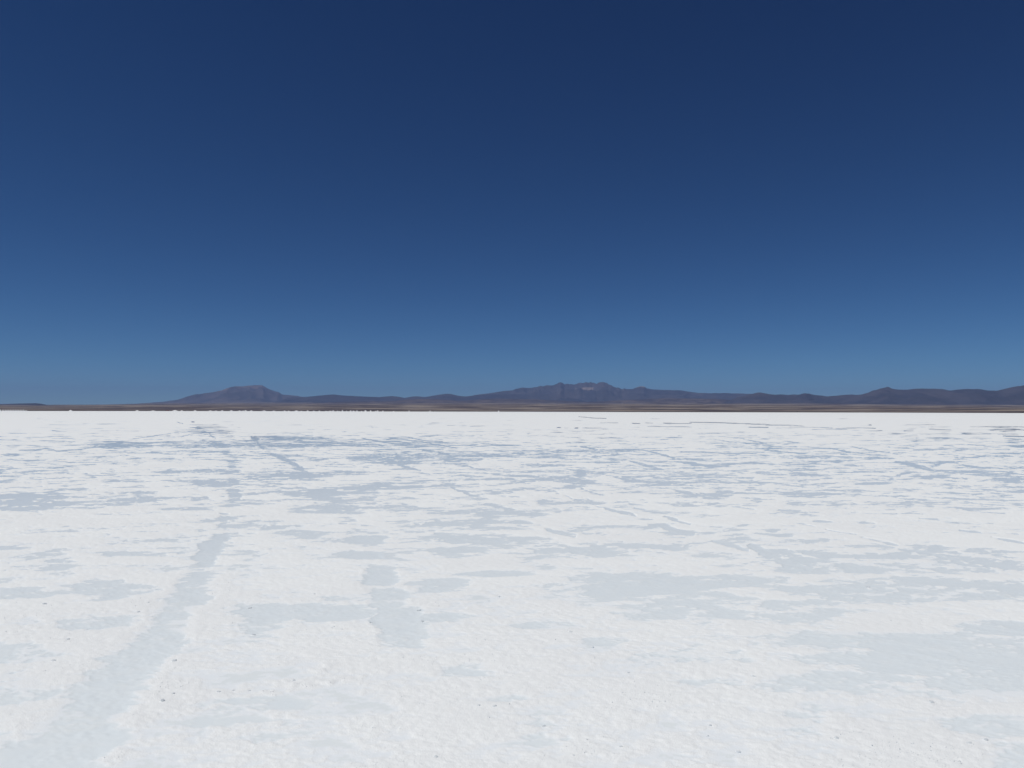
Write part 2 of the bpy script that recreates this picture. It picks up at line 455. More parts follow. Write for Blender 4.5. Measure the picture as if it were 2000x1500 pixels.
zl(1500, [(1280, 450, 14), (1330, 420, 16), (1400, 408, 10), (1470, 416, 6), (1560, 445, 6), (1740, 460, 5)], 8, 0.97); z1(1500, 1260, 1690, 470, 500, 0.97); zl(1500, [(1680, 490), (1800, 482), (1950, 500)], 6, 0.95); z1(1500, 1820, 2150, 528, 580, 0.97)
zl(1500, [(590, 437), (760, 440)], 4, 0.97); zl(1500, [(700, 470), (980, 472)], 4, 0.9); zl(1500, [(980, 345), (1160, 368), (1240, 350)], 4, 0.92); zl(1500, [(1070, 400), (1200, 412), (1330, 412)], 4, 0.92)
z1(1500, -60, 700, 450, 560, 0.60); z1(1500, -60, 800, 560, 705, 0.56); z1(1500, 700, 1300, 440, 560, 0.40); z1(1500, 650, 1010, 565, 592, 0.92); zl(1500, [(950, 545, 10), (1040, 505, 14), (1120, 490, 8)], 8, 0.85); z1(1500, 1080, 1440, 512, 548, 0.75); zl(1500, [(1230, 520), (1440, 516)], 5, 0.93)
z1(1500, 1190, 1510, 640, 666, 0.92); z1(1500, 1380, 2060, 590, 650, 0.66); z1(1500, 1840, 2080, 628, 652, 0.9); zl(1500, [(1400, 688), (1540, 700), (1700, 703), (2050, 708)], 6, 0.95); zl(1500, [(1530, 715), (1680, 742), (1830, 746)], 4, 0.97); z1(1500, 920, 1200, 610, 636, 0.75)
z1(1500, 970, 1110, 672, 684, 0.92); z1(1500, 1360, 1430, 715, 735, 0.85); zl(1500, [(1500, 530), (1580, 550)], 4, 0.9); z1(1500, 1740, 1850, 530, 570, 0.8); z1(1500, 1840, 2000, 430, 466, 0.75)
zl(1500, [(110, 785), (220, 790)], 7, 0.93); z1(1500, 250, 340, 815, 828, 0.85); zl(1500, [(360, 868), (470, 876)], 8, 0.93); zl(1500, [(250, 890), (360, 912)], 4, 0.95); zl(1500, [(440, 935), (560, 955), (680, 976)], 5, 0.95)
zl(1500, [(730, 995, 6), (850, 1025, 10), (1020, 1058, 10)], 8, 0.95); zl(1500, [(1030, 1090, 10), (1240, 1115, 10), (1440, 1178, 8), (1700, 1250, 10)], 8, 0.96); zl(1500, [(1740, 1000, 8), (1860, 1020, 14), (2040, 1050, 10)], 8, 0.96)
z1(1500, 1030, 1110, 803, 815, 0.85); zl(1500, [(1200, 850), (1330, 860)], 6, 0.85); zl(1500, [(1520, 945), (1660, 962)], 8, 0.92); z1(1500, 1450, 1640, 785, 798, 0.75); z1(1500, 720, 830, 876, 892, 0.8); z1(1500, 1240, 1400, 1060, 1100, 0.85); z1(1500, 280, 480, 1020, 1045, 0.8)
z1(1500, -60, 600, 1095, 1220, 0.92); z1(1500, 1560, 1700, 1095, 1120, 0.85); z1(1500, 400, 1000, 1060, 1080, 0.7); z1(1500, 600, 2060, 1070, 1230, 0.55); z1(1500, -50, 80, 930, 955, 0.85); z1(1500, 60, 200, 970, 1000, 0.7)
# --- near ground, left (scale 2.857 from y = 1100)
K = 2.857


def zb(x0, a, b, c, d, w): z1(x0, a, b, c, d, w, 1100.0, K)


l([(424, 1060, 16), (412, 1072, 20), (402, 1090, 20)], 0.93)           # near wheel rut, upper bay
l([(384, 1143, 31), (376, 1158, 33), (350, 1185, 34), (322, 1235, 38), (285, 1275, 42), (250, 1305, 46), (205, 1360, 54), (165, 1410, 62), (105, 1480, 80), (40, 1560, 100)], 0.95)
box(711, 776, 1107, 1145, .97); box(719, 795, 1146, 1187, .95); box(732, 818, 1184, 1222, .97); box(740, 832, 1214, 1262, .84); box(690, 748, 1045, 1064, .95); box(700, 746, 1077, 1092, .95)
zb(0, -300, 420, 140, 200, 0.9); zb(0, 440, 880, 100, 200, 0.93); zb(0, 340, 760, 295, 372, 0.93); zb(0, -300, 420, 450, 570, 0.80); zb(0, -200, 320, 590, 820, 0.74); zb(0, -200, 160, 880, 1200, 0.72)
zb(0, 1200, 2080, 228, 312, 0.92); zb(0, 1330, 1580, 250, 405, 0.88); zb(0, 1000, 1700, 745, 830, 0.30); zb(0, 1050, 1700, 850, 1000, 0.22); zb(0, 1780, 2150, 170, 215, 0.75); zb(0, -100, 380, 0, 40, 0.7)
zb(650, -60, 280, 235, 305, 0.93); zb(650, 470, 800, 282, 318, 0.88); zb(650, 430, 750, 85, 152, 0.93); zb(650, 690, 1110, 40, 74, 0.9); zb(650, 1270, 2050, 60, 192, 0.80); zb(650, 1400, 1700, 65, 110, 0.93)
zb(650, 1580, 2050, 225, 320, 0.84); zb(650, 1040, 1370, 325, 375, 0.82); zb(650, 1380, 1620, 415, 455, 0.75); zb(650, 780, 1060, 735, 775, 0.72); zb(650, 850, 1420, 840, 1010, 0.3); zb(650, 1700, 2050, 490, 560, 0.75); zb(650, 600, 900, 560, 640, 0.5)
zb(1300, 350, 2200, -10, 60, 0.82); zb(1300, -50, 720, 65, 130, 0.86); zb(1300, 700, 2200, 90, 215, 0.88); zb(1300, 1000, 2200, 110, 200, 0.95); zb(1300, -150, 520, 165, 335, 0.66); zb(1300, 450, 1050, 195, 330, 0.62)
zb(1300, 1600, 2300, 325, 405, 0.9); zb(1300, 480, 1950, 372, 475, 0.97); zb(1300, 1150, 2300, 440, 640, 0.95); zb(1300, 1450, 2300, 590, 760, 0.88); zb(1300, 480, 1350, 600, 725, 0.74); zb(1300, 700, 1200, 500, 570, 0.7)
zb(1300, 1560, 2300, 840, 960, 0.9); zb(1300, 1780, 2300, 1000, 1250, 0.9); zb(1300, 650, 900, 800, 960, 0.58); zb(1300, 0, 500, 470, 560, 0.6); zb(1300, -20, 700, 640, 700, 0.5)

Vq = np.array([700, 806, 812, 822, 835, 850, 880, 905, 940, 985, 998, 1010, 1040, 1075, 1120, 1180, 1300, 1500, 1800, 4000.])
Dq = np.array([0.0, 0.0, .02, .05, .08, .19, .28, .34, .34, .31, .12, .08, .13, .13, .11, .07, .04, .05, .15, .25])


def wetness(u, v):
    D = np.interp(v, Vq, Dq)
    for cx, cy, rx, ry, w in E:
        m = (np.abs(u - cx) < rx * 1.4) & (np.abs(v - cy) < ry * 1.4)
        q = np.sqrt(((u[m] - cx) / rx) ** 2 + ((v[m] - cy) / ry) ** 2)
        D[m] = np.maximum(D[m], min(w, 0.87) * sstep(1.4, 0.5, q))
    T = np.zeros_like(D)
    for cx, cy, rx, ry, w in B:
        m = (np.abs(u - cx) < rx * 1.6) & (np.abs(v - cy) < ry * 1.6)
        q = (((u[m] - cx) / rx) ** 6 + ((v[m] - cy) / ry) ** 6) ** (1 / 6)
        T[m] = np.maximum(T[m], w * sstep(1.32, 0.74, q))
    for pts, w in L:
        for (xa, ya, ha), (xb, yb, hb) in zip(pts[:-1], pts[1:]):
            hm = max(ha, hb) * 1.8 + 1
            m = (u > min(xa, xb) - hm * 1.6) & (u < max(xa, xb) + hm * 1.6) & (v > min(ya, yb) - hm) & (v < max(ya, yb) + hm)
            if not m.any(): continue
            uu, vv = u[m], v[m]
            dx, dy = xb - xa, yb - ya
            t = np.clip(((uu - xa) * dx + (vv - ya) * dy) / (dx * dx + dy * dy + 1e-6), 0, 1)
            h = ha + (hb - ha) * t
            d = np.hypot((uu - xa - t * dx) / np.maximum(h, .5), (vv - ya - t * dy) / np.maximum(h * 0.8, .5))
            T[m] = np.maximum(T[m], w * sstep(1.5 if hm < 38 else 1.75, 0.75 if hm < 38 else 0.5, d))
    return D, T


# ------------------------------------------------------------------ salt flat
FR = F * 0.512
t_front = np.arange(-0.86, 0.8601, 0.001)
th = np.arctan(t_front)
side = np.linspace(th[-1], 2 * np.pi + th[0], 130)[1:-1]
TH = np.concatenate([th, side])
v_rows = np.concatenate([np.linspace(1100, 400, 90)[:-1], np.arange(400, 240, -0.6), np.arange(240, 110, -0.36), np.arange(110, 4.0, -0.2)])
RAD = np.concatenate([EYE * FR / v_rows, np.geomspace(340, 26000, 40)])
rr, tt = np.meshgrid(RAD, TH, indexing='ij')
X = rr * np.sin(tt); Y = rr * np.cos(tt)
front = (Y > 0.4) & (rr < 420)
D = np.full(X.shape, 0.25)
xf_, yf_ = X[front], Y[front]                # ragged, undercut edges: wander the outlines a few centimetres
wx = 0.09 * pnoise(xf_ / 0.45 + 2, yf_ / 0.45) + 0.045 * pnoise(xf_ / 0.17 + 8, yf_ / 0.17 + 4)
wy = 0.12 * pnoise(xf_ / 0.5 + 42, yf_ / 0.5) + 0.05 * pnoise(xf_ / 0.2 + 28, yf_ / 0.2 + 14)
wa = np.clip(rr[front] / 20, 0.18, 1.0)
uu, vv = survey(xf_ + wx * wa, yf_ + wy * wa)
TR = np.zeros(X.shape)
D[front], TR[front] = wetness(uu, vv)
D = np.where(rr > 330, 0.0, D)
TR = np.where(rr > 330, 0.0, TR)
gap = np.gradient(RAD)[:, None] * np.ones_like(rr)      # ring spacing: fade the octaves the rings cannot carry
f = np.zeros_like(X); tot = np.zeros_like(X)
for lam, w, ox in ((14.0, .16, 3.1), (5.0, .24, 17.3), (2.2, .36, 41.7), (0.9, .62, 77.7), (0.38, .72, 123.1), (0.16, .62, 171.9), (0.07, .45, 211.3), (0.03, .34, 251.9)):
    k = w * sstep(0.25, 0.8, lam / (gap + 1e-9) / 1.3) * np.where(lam > 4, sstep(6, 25, rr), 1.0)
    ani = 1.0 if lam > 4 else 1.4
    f += k * pnoise(X / (lam * ani) + ox, Y / (lam * 0.9) + ox * 1.7)
    tot += k * k
sig = f / (np.sqrt(tot) * 0.36 + 1e-6)
far = rr > 120
sig = np.where(tot < 0.02, 0.0, sig)
NZ = 0.5 + 0.5 * np.tanh(sig * 0.85)
fleck = pnoise(X / 0.24 + 63, Y / 0.34 + 11) + 0.6 * pnoise(X / 0.11 + 3, Y / 0.17 + 51)      # crystal tufts standing out of the brine
D = D * (1 - 0.6 * sstep(0.32, 0.58, fleck) * sstep(5.5, 11, rr) * sstep(55, 30, rr))
D = np.maximum(D, TR * (1 - 0.2 * sstep(0.4, 0.65, fleck) * sstep(5.5, 11, rr)))
gapv = NZ - D
H = np.where(gapv > 0, (0.0065 + 0.010 * sstep(8, 20, rr)) * gapv + 0.0005 * sstep(0.0, 0.25, gapv), 0.006 * gapv - 0.0008 * sstep(0, -0.1, gapv))
# rubbly crust where it is dry, close by
dry = sstep(0.02, 0.35, gapv)
near = sstep(40, 6, rr)
rub = pnoise(X / 0.055 + 9, Y / 0.055) * 0.0015 + pnoise(X / 0.024 + 5, Y / 0.024 + 3) * 0.0009 * sstep(9, 4, rr)
lump = np.maximum(pnoise(X / 0.11 + 31, Y / 0.11 + 7) - 0.25, 0) * np.maximum(pnoise(X / 0.8 + 51, Y / 0.8), 0) * 0.012
H += (rub + lump) * dry * near
H = np.where(rr > 330, 0.02, H)
P = np.stack([X, Y, H], -1)
salt = grid_mesh('salt_flat', P, M_FLAT, wrap=True, cap=list(range(len(TH))))
tag(salt, 'vast flat white salt crust stretching from the foreground to the far brown shore', 'ground', kind='structure')
TABH = (RAD, TH, H)


def height_at(x, y):
    r = math.hypot(x, y); a = math.atan2(x, y)
    i = int(np.argmin(np.abs(RAD - r))); j = int(np.argmin(np.abs(th - a)))
    return float(H[i, j])


bm = bmesh.new()
bmesh.ops.create_circle(bm, cap_ends=True, segments=96, radius=335)
water = bm_obj('water', bm, M_WATER)
tag(water, 'thin blue brine lying in shallow puddles and wheel ruts on the white salt', 'water', kind='structure')

# ------------------------------------------------------------------ loose clods lying on the crust
def clod_mesh(seed, jag=0.28):
    r_ = random.Random(seed)
    bm = bmesh.new()
    bmesh.ops.create_icosphere(bm, subdivisions=3, radius=0.5)
    ph = [Vector((r_.uniform(-9, 9), r_.uniform(-9, 9), r_.uniform(-9, 9))) for _ in range(2)]
    from mathutils import noise
    for v in bm.verts:
        n = noise.noise(v.co * 2.2 + ph[0]) * jag + noise.noise(v.co * 5.5 + ph[1]) * jag * 0.5
        v.co *= 1 + n
        v.co.z = v.co.z * 0.62 + 0.12
    me = bpy.data.meshes.new('salt_clod')
    bm.to_mesh(me); bm.free()
    me.materials.append(M_CLOD)
    me.polygons.foreach_set('use_smooth', [True] * len(me.polygons))
    return me


CM = [clod_mesh(s) for s in range(6)]
CLODS = [  # x, y, width px, aspect, label
    (495, 1240, 12, 1.3, 'flat grey salt clod just below the long puddle right of the left wheel rut'),
    (487, 1187, 16, 2.6, 'thin dark salt flake lying inside the long puddle beside the wheel rut'),
    (614, 1161, 8, 1.3, 'small dark salt clod on dry crust left of the middle wheel rut, farthest back'),
    (651, 1225, 9, 1.5, 'low salt clod on dry crust just left of the middle wheel rut'),
    (340, 1292, 16, 1.2, 'bluish salt clod on the right edge of the left wheel rut'),
    (317, 1371, 13, 0.9, 'upright salt chip beside the lower right edge of the left wheel rut'),
    (338, 1356, 9, 1.2, 'tiny salt lump just above and right of the upright chip by the rut'),
    (427, 1353, 14, 1.3, 'dark salt clod at the left end of a row of crumbs'),
    (455, 1349, 10, 1.6, 'flattened salt crumb in the row, next to its dark end clod'),
    (486, 1349, 10, 1.8, 'flattened salt crumb at the right end of the crumb row'),
    (87, 1181, 11, 1.1, 'salt clod at the far left between two pale puddles'),
    (270, 1196, 9, 0.9, 'narrow salt chip just left of the left wheel rut, above the small puddle'),
    (290, 1178, 7, 1.2, 'tiny salt clod under the puddle that reaches the left wheel rut'),
    (130, 1250, 20, 3.0, 'long thin salt flake on the dry crust at far left'),
    (105, 1291, 14, 1.6, 'broken salt lump at far left below the long thin flake'),
    (574, 1329, 10, 1.6, 'low salt flake on open crust right of the crumb row'),
    (975, 1166, 8, 1.1, 'small dark salt clod standing alone on dry crust at centre, behind all others'),
    (1157, 1265, 9, 0.9, 'dark pointed salt clod standing alone right of centre'),
    (1115, 1236, 14, 1.6, 'pale bluish salt lump just behind the dark pointed clod'),
    (935, 1380, 10, 1.1, 'small salt clod left of the larger rounded white lump in the centre foreground'),
    (965, 1381, 22, 1.9, 'rounded white salt lump in the centre foreground'),
    (1062, 1418, 11, 1.1, 'dark salt clod right of and nearer than the rounded white lump'),
    (1212, 1459, 16, 1.5, 'crumbly salt lump near the bottom edge right of centre'),
    (851, 1480, 12, 1.0, 'salt clod at the very bottom edge left of centre'),
    (825, 1214, 14, 1.6, 'ragged salt clod on the right edge of the middle wheel rut'),
    (818, 1191, 18, 2.4, 'ragged dark salt flake above the right edge of the middle wheel rut'),
    (722, 1217, 9, 1.1, 'small salt clod touching the left edge of the middle wheel rut'),
    (1227, 1315, 8, 1.1, 'tiny salt clod on open crust, nearer than the dark pointed clod'),
    (1819, 1374, 13, 0.9, 'upright grey salt clod standing alone at right beside the wide wet area'),
    (1634, 1443, 15, 1.3, 'squat salt clod between the two wet areas at lower right'),
    (1892, 1452, 26, 2.2, 'largest long salt slab at the lower right corner'),
    (1925, 1446, 12, 1.0, 'small salt clod behind the long slab in the lower right corner'),
    (1387, 1418, 10, 1.0, 'upper salt clod of a loose trio right of the bottom centre'),
    (1382, 1438, 9, 1.0, 'middle and smallest clod of a loose trio right of the bottom centre'),
    (1442, 1469, 14, 1.2, 'nearest clod of a loose trio right of the bottom centre'),
    (1471, 1322, 12, 1.5, 'dark salt clod at the right end of a faint crack in the crust'),
    (1695, 1147, 12, 2.6, 'dark salt flake at the tip of a white tongue in the wide wet area'),
]
for i, (px, py, w, asp, lab) in enumerate(CLODS):
    g = ground(px, py)
    s = (w if w < 12 else 12 + (w - 12) * 0.4) / F * g.length * 0.66
    z = height_at(g.x, g.y)
    o = bpy.data.objects.new('salt_clod', CM[i % 6])
    COL.objects.link(o)
    o.location = (g.x, g.y, max(z, -0.002) - s * 0.05)
    o.scale = (s, s * random.uniform(.7, 1.0), s / asp * 0.8)
    o.rotation_euler = (random.uniform(-.25, .25), random.uniform(-.25, .25), random.uniform(-.4, .4))
    tag(o, lab, 'salt clod', 'loose salt clods on the crust')

# crumbs too many to count: one object
vs, fs = [], []
ico_bm = bmesh.new(); bmesh.ops.create_icosphere(ico_bm, subdivisions=1, radius=1)
iv = [v.co.copy() for v in ico_bm.verts]; ifc = [[v.index for v in f.verts] for f in ico_bm.faces]; ico_bm.free()
cnt = 0
while cnt < 3800:
    r = 2.6 * (9.0 / 2.6) ** random.random(); a = random.uniform(-0.72, 0.72)
    x, y = r * math.sin(a), r * math.cos(a)
    z = height_at(x, y)
    cl = float(pnoise(np.array([x / 0.5 + 3]), np.array([y / 0.5]))[0])
    if z < 0.004 or random.random() > max(0.03, cl * 1.6): continue
    s = random.lognormvariate(-6.5, 0.40)
    q = Euler((random.random() * 6, random.random() * 6, random.random() * 6)).to_matrix()
    b = len(vs)
    sc = Vector((random.uniform(.6, 1.4), random.uniform(.6, 1.4), random.uniform(.5, 1.1)))
    for v in iv:
        p = q @ Vector((v.x * sc.x, v.y * sc.y, v.z * sc.z)) * s * random.uniform(.8, 1.15)
        vs.append((x + p.x, y + p.y, z + s * 0.45 + p.z))
    fs.extend([[b + k for k in fc] for fc in ifc])
    cnt += 1
crumbs = mesh_obj('salt_crumbs', vs, fs, M_CRUMB, smooth=False)
tag(crumbs, 'fine white salt crumbs strewn over the near crust', 'salt crumbs', kind='stuff')

# ------------------------------------------------------------------ shore plain
SH_PX = np.array([-1400, 0, 300, 500, 760, 1000, 1250, 1500, 1750, 2000, 3400.])
SH_PY = np.array([800.2, 802.6, 802.75, 802.9, 803.7, 804.1, 804.8, 805.3, 805.9, 806.8, 810.5])


def bearing(px):
    d = ray(px, 804.0)
    return math.atan2(d.x, d.y)


bx = np.linspace(-1400, 3400, 1200)
shore = np.array([ground(px, py).length for px, py in zip(bx, np.interp(bx, SH_PX, SH_PY))])
bear = np.array([bearing(p) for p in bx])
TOP_PX = np.array([-1400, 0, 95, 200, 300, 600, 1000, 1400, 1700, 2000, 3400.])
TOP_PY = np.array([790, 791.5, 792.2, 791.6, 790.0, 788.5, 788, 788.5, 789.5, 791, 794.])
DT = 9500.0
topz = np.array([at_dist(px, py, DT).z for px, py in zip(bx, np.interp(bx, TOP_PX, TOP_PY))])
ns = 150
s = np.linspace(0, 1, ns) ** 1.5
sh2 = shore * (1 + 0.02 * pnoise(bear * 40, bear * 0) + 0.008 * pnoise(bear * 200 + 7, bear * 0))
rad = sh2[None, :] + (13500 - sh2[None, :]) * s[:, None]
bb = np.repeat(bear[None, :], ns, 0)
xx, yy = rad * np.sin(bb), rad * np.cos(bb)
sl = (rad - sh2[None, :]) / (DT - sh2[None, :])
zz = topz[None, :] * sl ** 1.05
relief = pnoise(xx / 900 + 3, yy / 900) * 3.2 + pnoise(xx / 330 + 13, yy / 330) * 1.3 + pnoise(xx / 2300 + 23, yy / 2300) * 6
zz = zz + relief * sstep(0.0, 0.12, sl) + 0.7 * sstep(0, 0.006, sl) + 0.3 * np.abs(pnoise(xx / 60, yy / 60)) * sstep(0, .01, sl)
zz[0] = -0.4
plain = grid_mesh('terrain', np.stack([xx, yy, zz], -1)[:, ::-1], M_PLAIN)
tag(plain, 'brown and tan shore plain in streaky bands between the salt and the mountains', 'plain', kind='structure')


# ------------------------------------------------------------------ mountains and hills
def ridge(name, label, cat, prof, D0, mat, front_d, back_d, rough=0.3, noise_l=900.0, jag=0.0, foot=-10.0, n_u=520, n_s=90, pw=1.25, skew=0.0):
    px = np.array([p[0] for p in prof], float); py = np.array([p[1] for p in prof], float)
    u = np.linspace(px[0], px[-1], n_u)
    yv = np.interp(u, px, py)
    ker = np.array([.25, .5, .25])
    yv[1:-1] = np.convolve(yv, ker, 'valid')
    if jag: yv = yv + jag * sstep(985, 1010, u) * sstep(1240, 1205, u) * (pnoise(u / 7 + 3, u * 0) + 0.6 * pnoise(u / 3 + 9, u * 0)) * 0.8
    cr = [at_dist(a, b, D0) for a, b in zip(u, yv)]
    cz = np.array([c.z for c in cr])
    an = np.array([math.atan2(c.x, c.y) for c in cr])
    sv = np.concatenate([-(np.linspace(1, 0, n_s) ** 1.35), np.linspace(0, 1, n_s // 3)[1:]])
    G = np.zeros((len(sv), n_u, 3))
    wob = pnoise(u / 90 + D0 / 1000, u * 0) * 0.22
    for i, q in enumerate(sv):
        dd = D0 + (q * front_d * (1 + wob) if q < 0 else q * back_d)
        x, y = dd * np.sin(an), dd * np.cos(an)
        a = abs(q)
        base = (1 - a) ** pw
        rid = 1 - np.abs(pnoise(x / noise_l + 5, y / (noise_l * 2.2))) * 1.6
        rid2 = 1 - np.abs(pnoise(x / (noise_l * .33) + 15, y / (noise_l * .8))) * 1.6
        rg = (rid - 0.45) * 0.7 + (rid2 - 0.45) * 0.35
        env = min(1.0, a * 7) * (1 - a) ** 0.7
        z = cz * (base + rough * rg * env * base ** 0.4) + foot * a
        z = np.minimum(z, cz * (1 - 0.02 * min(1, a * 6)))
        G[i, :, 0] = x; G[i, :, 1] = y; G[i, :, 2] = z
    o = grid_mesh(name, G[:, ::-1], mat)
    return tag(o, label, cat, kind='structure')


def patch(px, py, D0, rx, rz):
    c = at_dist(px, py, D0)
    return ((c.x, c.y, c.z), rx / F * D0, rz / F * D0)


M_LEFT = mat_rock('red_brown_rock', (0.066, 0.060, 0.064), (0.125, 0.104, 0.104), 0.0011, [patch(500, 757, 20000, 26, 5), patch(450, 762, 20000, 18, 4)], (0.19, 0.14, 0.125))
M_MID = mat_rock('dusky_rock', (0.036, 0.035, 0.045), (0.072, 0.064, 0.07), 0.0012)
M_CENT = mat_rock('volcanic_rock', (0.036, 0.035, 0.044), (0.078, 0.068, 0.072), 0.0012,
                  [patch(1145, 761, 17600, 20, 3.5), patch(1180, 757, 17700, 16, 3.5), patch(1251, 757.5, 18000, 10, 3), patch(1205, 763, 17500, 12, 2)], (0.29, 0.235, 0.20))
M_RIGHT = mat_rock('dark_hill_rock', (0.036, 0.036, 0.047), (0.068, 0.062, 0.073), 0.0016)
M_FOOT = mat_rock('brown_foothill', (0.055, 0.044, 0.046), (0.125, 0.098, 0.086), 0.0022)

ridge('hills', 'long low dark blue hill behind the shore at the left edge of the view', 'hill',
      [(-1400, 780), (-900, 784), (-300, 791), (0, 789.3), (40, 788), (70, 787.4), (82, 788.6), (92, 791), (104, 793.6), (125, 796)], 10500, M_RIGHT, 1500, 1500, 0.2, 500)
ridge('mountain', 'flat topped pinkish mountain standing alone on the left', 'mountain',
      [(150, 796), (200, 792), (260, 789), (320, 784.5), (345, 781), (362, 776), (380, 771), (400, 768.5), (415, 766), (432, 763), (445, 758), (460, 755), (470, 755.2), (482, 754), (495, 752.5),
       (512, 752.3), (520, 757), (528, 761), (538, 764.5), (545, 766), (551, 770.5), (572, 772.3), (590, 775), (640, 779), (720, 784), (800, 790), (860, 796)], 20000, M_LEFT, 5200, 3000, 0.42, 900)
ridge('hills', 'row of low blue hills between the flat topped mountain and the jagged one', 'hill',
      [(520, 790), (560, 778), (590, 776), (620, 773), (650, 770.3), (670, 772.5), (700, 774), (740, 775.5), (765, 773.5), (780, 775), (790, 777.3), (805, 774.5), (815, 774), (830, 775.5), (850, 772),
       (870, 769), (880, 769.3), (895, 773), (910, 774.2), (930, 772), (955, 770), (1000, 770), (1060, 776), (1120, 790)], 15500, M_MID, 3600, 2500, 0.3, 700)
ridge('mountain', 'broad volcanic mountain with a jagged crest and pale scree right of centre', 'mountain',
      [(840, 792), (900, 777), (930, 771.8), (960, 768.5), (980, 765), (1002, 763), (1010, 759), (1020, 757), (1030, 758), (1050, 755.5), (1060, 754), (1075, 753.5), (1085, 751), (1090, 747), (1097, 747.5),
       (1103, 749.5), (1120, 751), (1128, 749), (1132, 747.5), (1145, 748.3), (1155, 747.3), (1165, 749.8), (1175, 747.5), (1183, 748.5), (1190, 753), (1203, 757.5), (1214, 760), (1235, 760),
       (1242, 757), (1250, 754.4), (1258, 755), (1264, 759), (1275, 761), (1300, 761.8), (1330, 762.3), (1345, 765), (1365, 768), (1400, 768.5), (1440, 769), (1470, 770), (1520, 773), (1600, 779), (1700, 790)],
      18000, M_CENT, 5000, 3000, 0.5, 800, jag=1.7, n_u=900)
ridge('hills', 'long dark range with a small pointed summit at the right', 'hill',
      [(1400, 792), (1440, 776), (1470, 769.5), (1482, 766.5), (1495, 769), (1515, 771), (1525, 770), (1540, 771.5), (1550, 770.3), (1560, 771), (1572, 768.4), (1580, 769), (1590, 771.5), (1605, 773), (1615, 774.5),
       (1630, 773.5), (1650, 771.5), (1680, 771), (1695, 768), (1705, 763.5), (1720, 759), (1735, 755.3), (1742, 759.5), (1755, 761.3), (1775, 761), (1790, 759.5), (1840, 760), (1855, 763), (1870, 761),
       (1890, 759.5), (1915, 761), (1930, 763.5), (1945, 763.5), (1960, 760.5), (1975, 757), (1990, 754.5), (2000, 752.5), (2100, 748), (2300, 757), (2700, 765), (3400, 775)], 11500, M_RIGHT, 2600, 2500, 0.48, 480, n_u=900)
ridge('hills', 'brown foothills below the jagged mountain', 'hill',
      [(420, 796), (520, 789), (600, 787), (700, 784), (760, 783.5), (800, 780), (850, 779.3), (900, 783), (960, 778.5), (1040, 780), (1090, 782), (1150, 785), (1230, 781), (1300, 778), (1400, 779), (1440, 782), (1500, 786), (1560, 792), (1600, 796)],
      11800, M_FOOT, 2400, 2000, 0.35, 450)

# ------------------------------------------------------------------ salt piles along the shore
def pile_mesh(seed):
    r_ = random.Random(seed)
    n, rings = 22, 7
    vs, fs = [], []
    for k in range(rings):
        q = k / (rings - 1)
        for i in range(n):
            a = 2 * math.pi * i / n
            rr_ = 0.5 * (1 - q) ** 0.92 * (1 + r_.uniform(-.07, .07)) + 0.02
            vs.append((rr_ * math.cos(a), rr_ * math.sin(a), q * (0.96 + 0.06 * r_.random()) - 0.02))
    for k in range(rings - 1):
        for i in range(n):
            j = (i + 1) % n
            fs.append((k * n + i, k * n + j, (k + 1) * n + j, (k + 1) * n + i))
    fs.append(tuple((rings - 1) * n + i for i in range(n)))
    me = bpy.data.meshes.new('salt_pile')
    me.from_pydata(vs, [], fs)
    me.materials.append(M_PILE)
    me.polygons.foreach_set('use_smooth', [True] * len(me.polygons))
    return me


PM = [pile_mesh(s) for s in range(4)]
ORD = ['first', 'second', 'third', 'fourth', 'fifth', 'sixth', 'seventh', 'eighth', 'ninth', 'tenth', 'eleventh', 'twelfth', 'thirteenth', 'fourteenth', 'fifteenth', 'sixteenth', 'seventeenth', 'eighteenth',
       'nineteenth', 'twentieth', 'twenty-first', 'twenty-second', 'twenty-third', 'twenty-fourth', 'twenty-fifth', 'twenty-sixth']


def shore_point(px, back=0.0):
    d = float(np.interp(px, bx, shore))
    p = at_dist(px, 803, d - back)
    return Vector((p.x, p.y, 0.02))


def pile(px, wpx, hpx, label, group, back=12.0):
    g = shore_point(px, back + random.uniform(-6, 6))
    k = g.length / F
    o = bpy.data.objects.new('salt_pile', PM[random.randrange(4)])
    COL.objects.link(o)
    o.location = g
    o.scale = (wpx * k, wpx * k * random.uniform(.8, 1.1), hpx * k)
    o.rotation_euler = (0, 0, random.uniform(0, 6.28))
    tag(o, label, 'salt pile', group)


for i, px in enumerate((0.8, 5.8, 11, 16, 20.8, 25.8, 30.8, 35.8, 40.8, 45.8, 51)):
    pile(px, 3.3, 2.6 if px < 47 else 1.6, f'conical salt pile, {ORD[i]} from the left in the even row at the left edge', 'evenly spaced salt piles in a row at the left edge')
pile(138, 6.5, 1.9, 'lone salt pile right of the even row', 'salt piles scattered along the far shore')
g2 = 'salt piles scattered along the far shore'
pile(268, 7, 1.5, 'small low salt pile a short way left of the dark red truck', g2)
pile(299, 9, 1.0, 'very low wide salt pile immediately left of the dark red truck', g2)
pile(342, 12, 1.9, 'widest white salt pile just right of the dark red truck', g2)
pile(355, 6, 1.4, 'low salt pile between the widest pile and the white pickup', g2)
pile(381, 6, 1.6, 'white salt pile just right of the white pickup', g2)
seq = [(411, 7, 1.2), (422, 5, 1.0), (434, 5, 1.7), (452, 6, 1.6), (468, 5, 1.3), (475, 4, 1.2), (480, 5, 1.9), (491, 5, 1.7)]
for i, (px, w, h) in enumerate(seq):
    pile(px, w, h, f'salt pile, {ORD[i]} from the left in the run below the flat topped mountain', 'salt piles below the flat topped mountain')
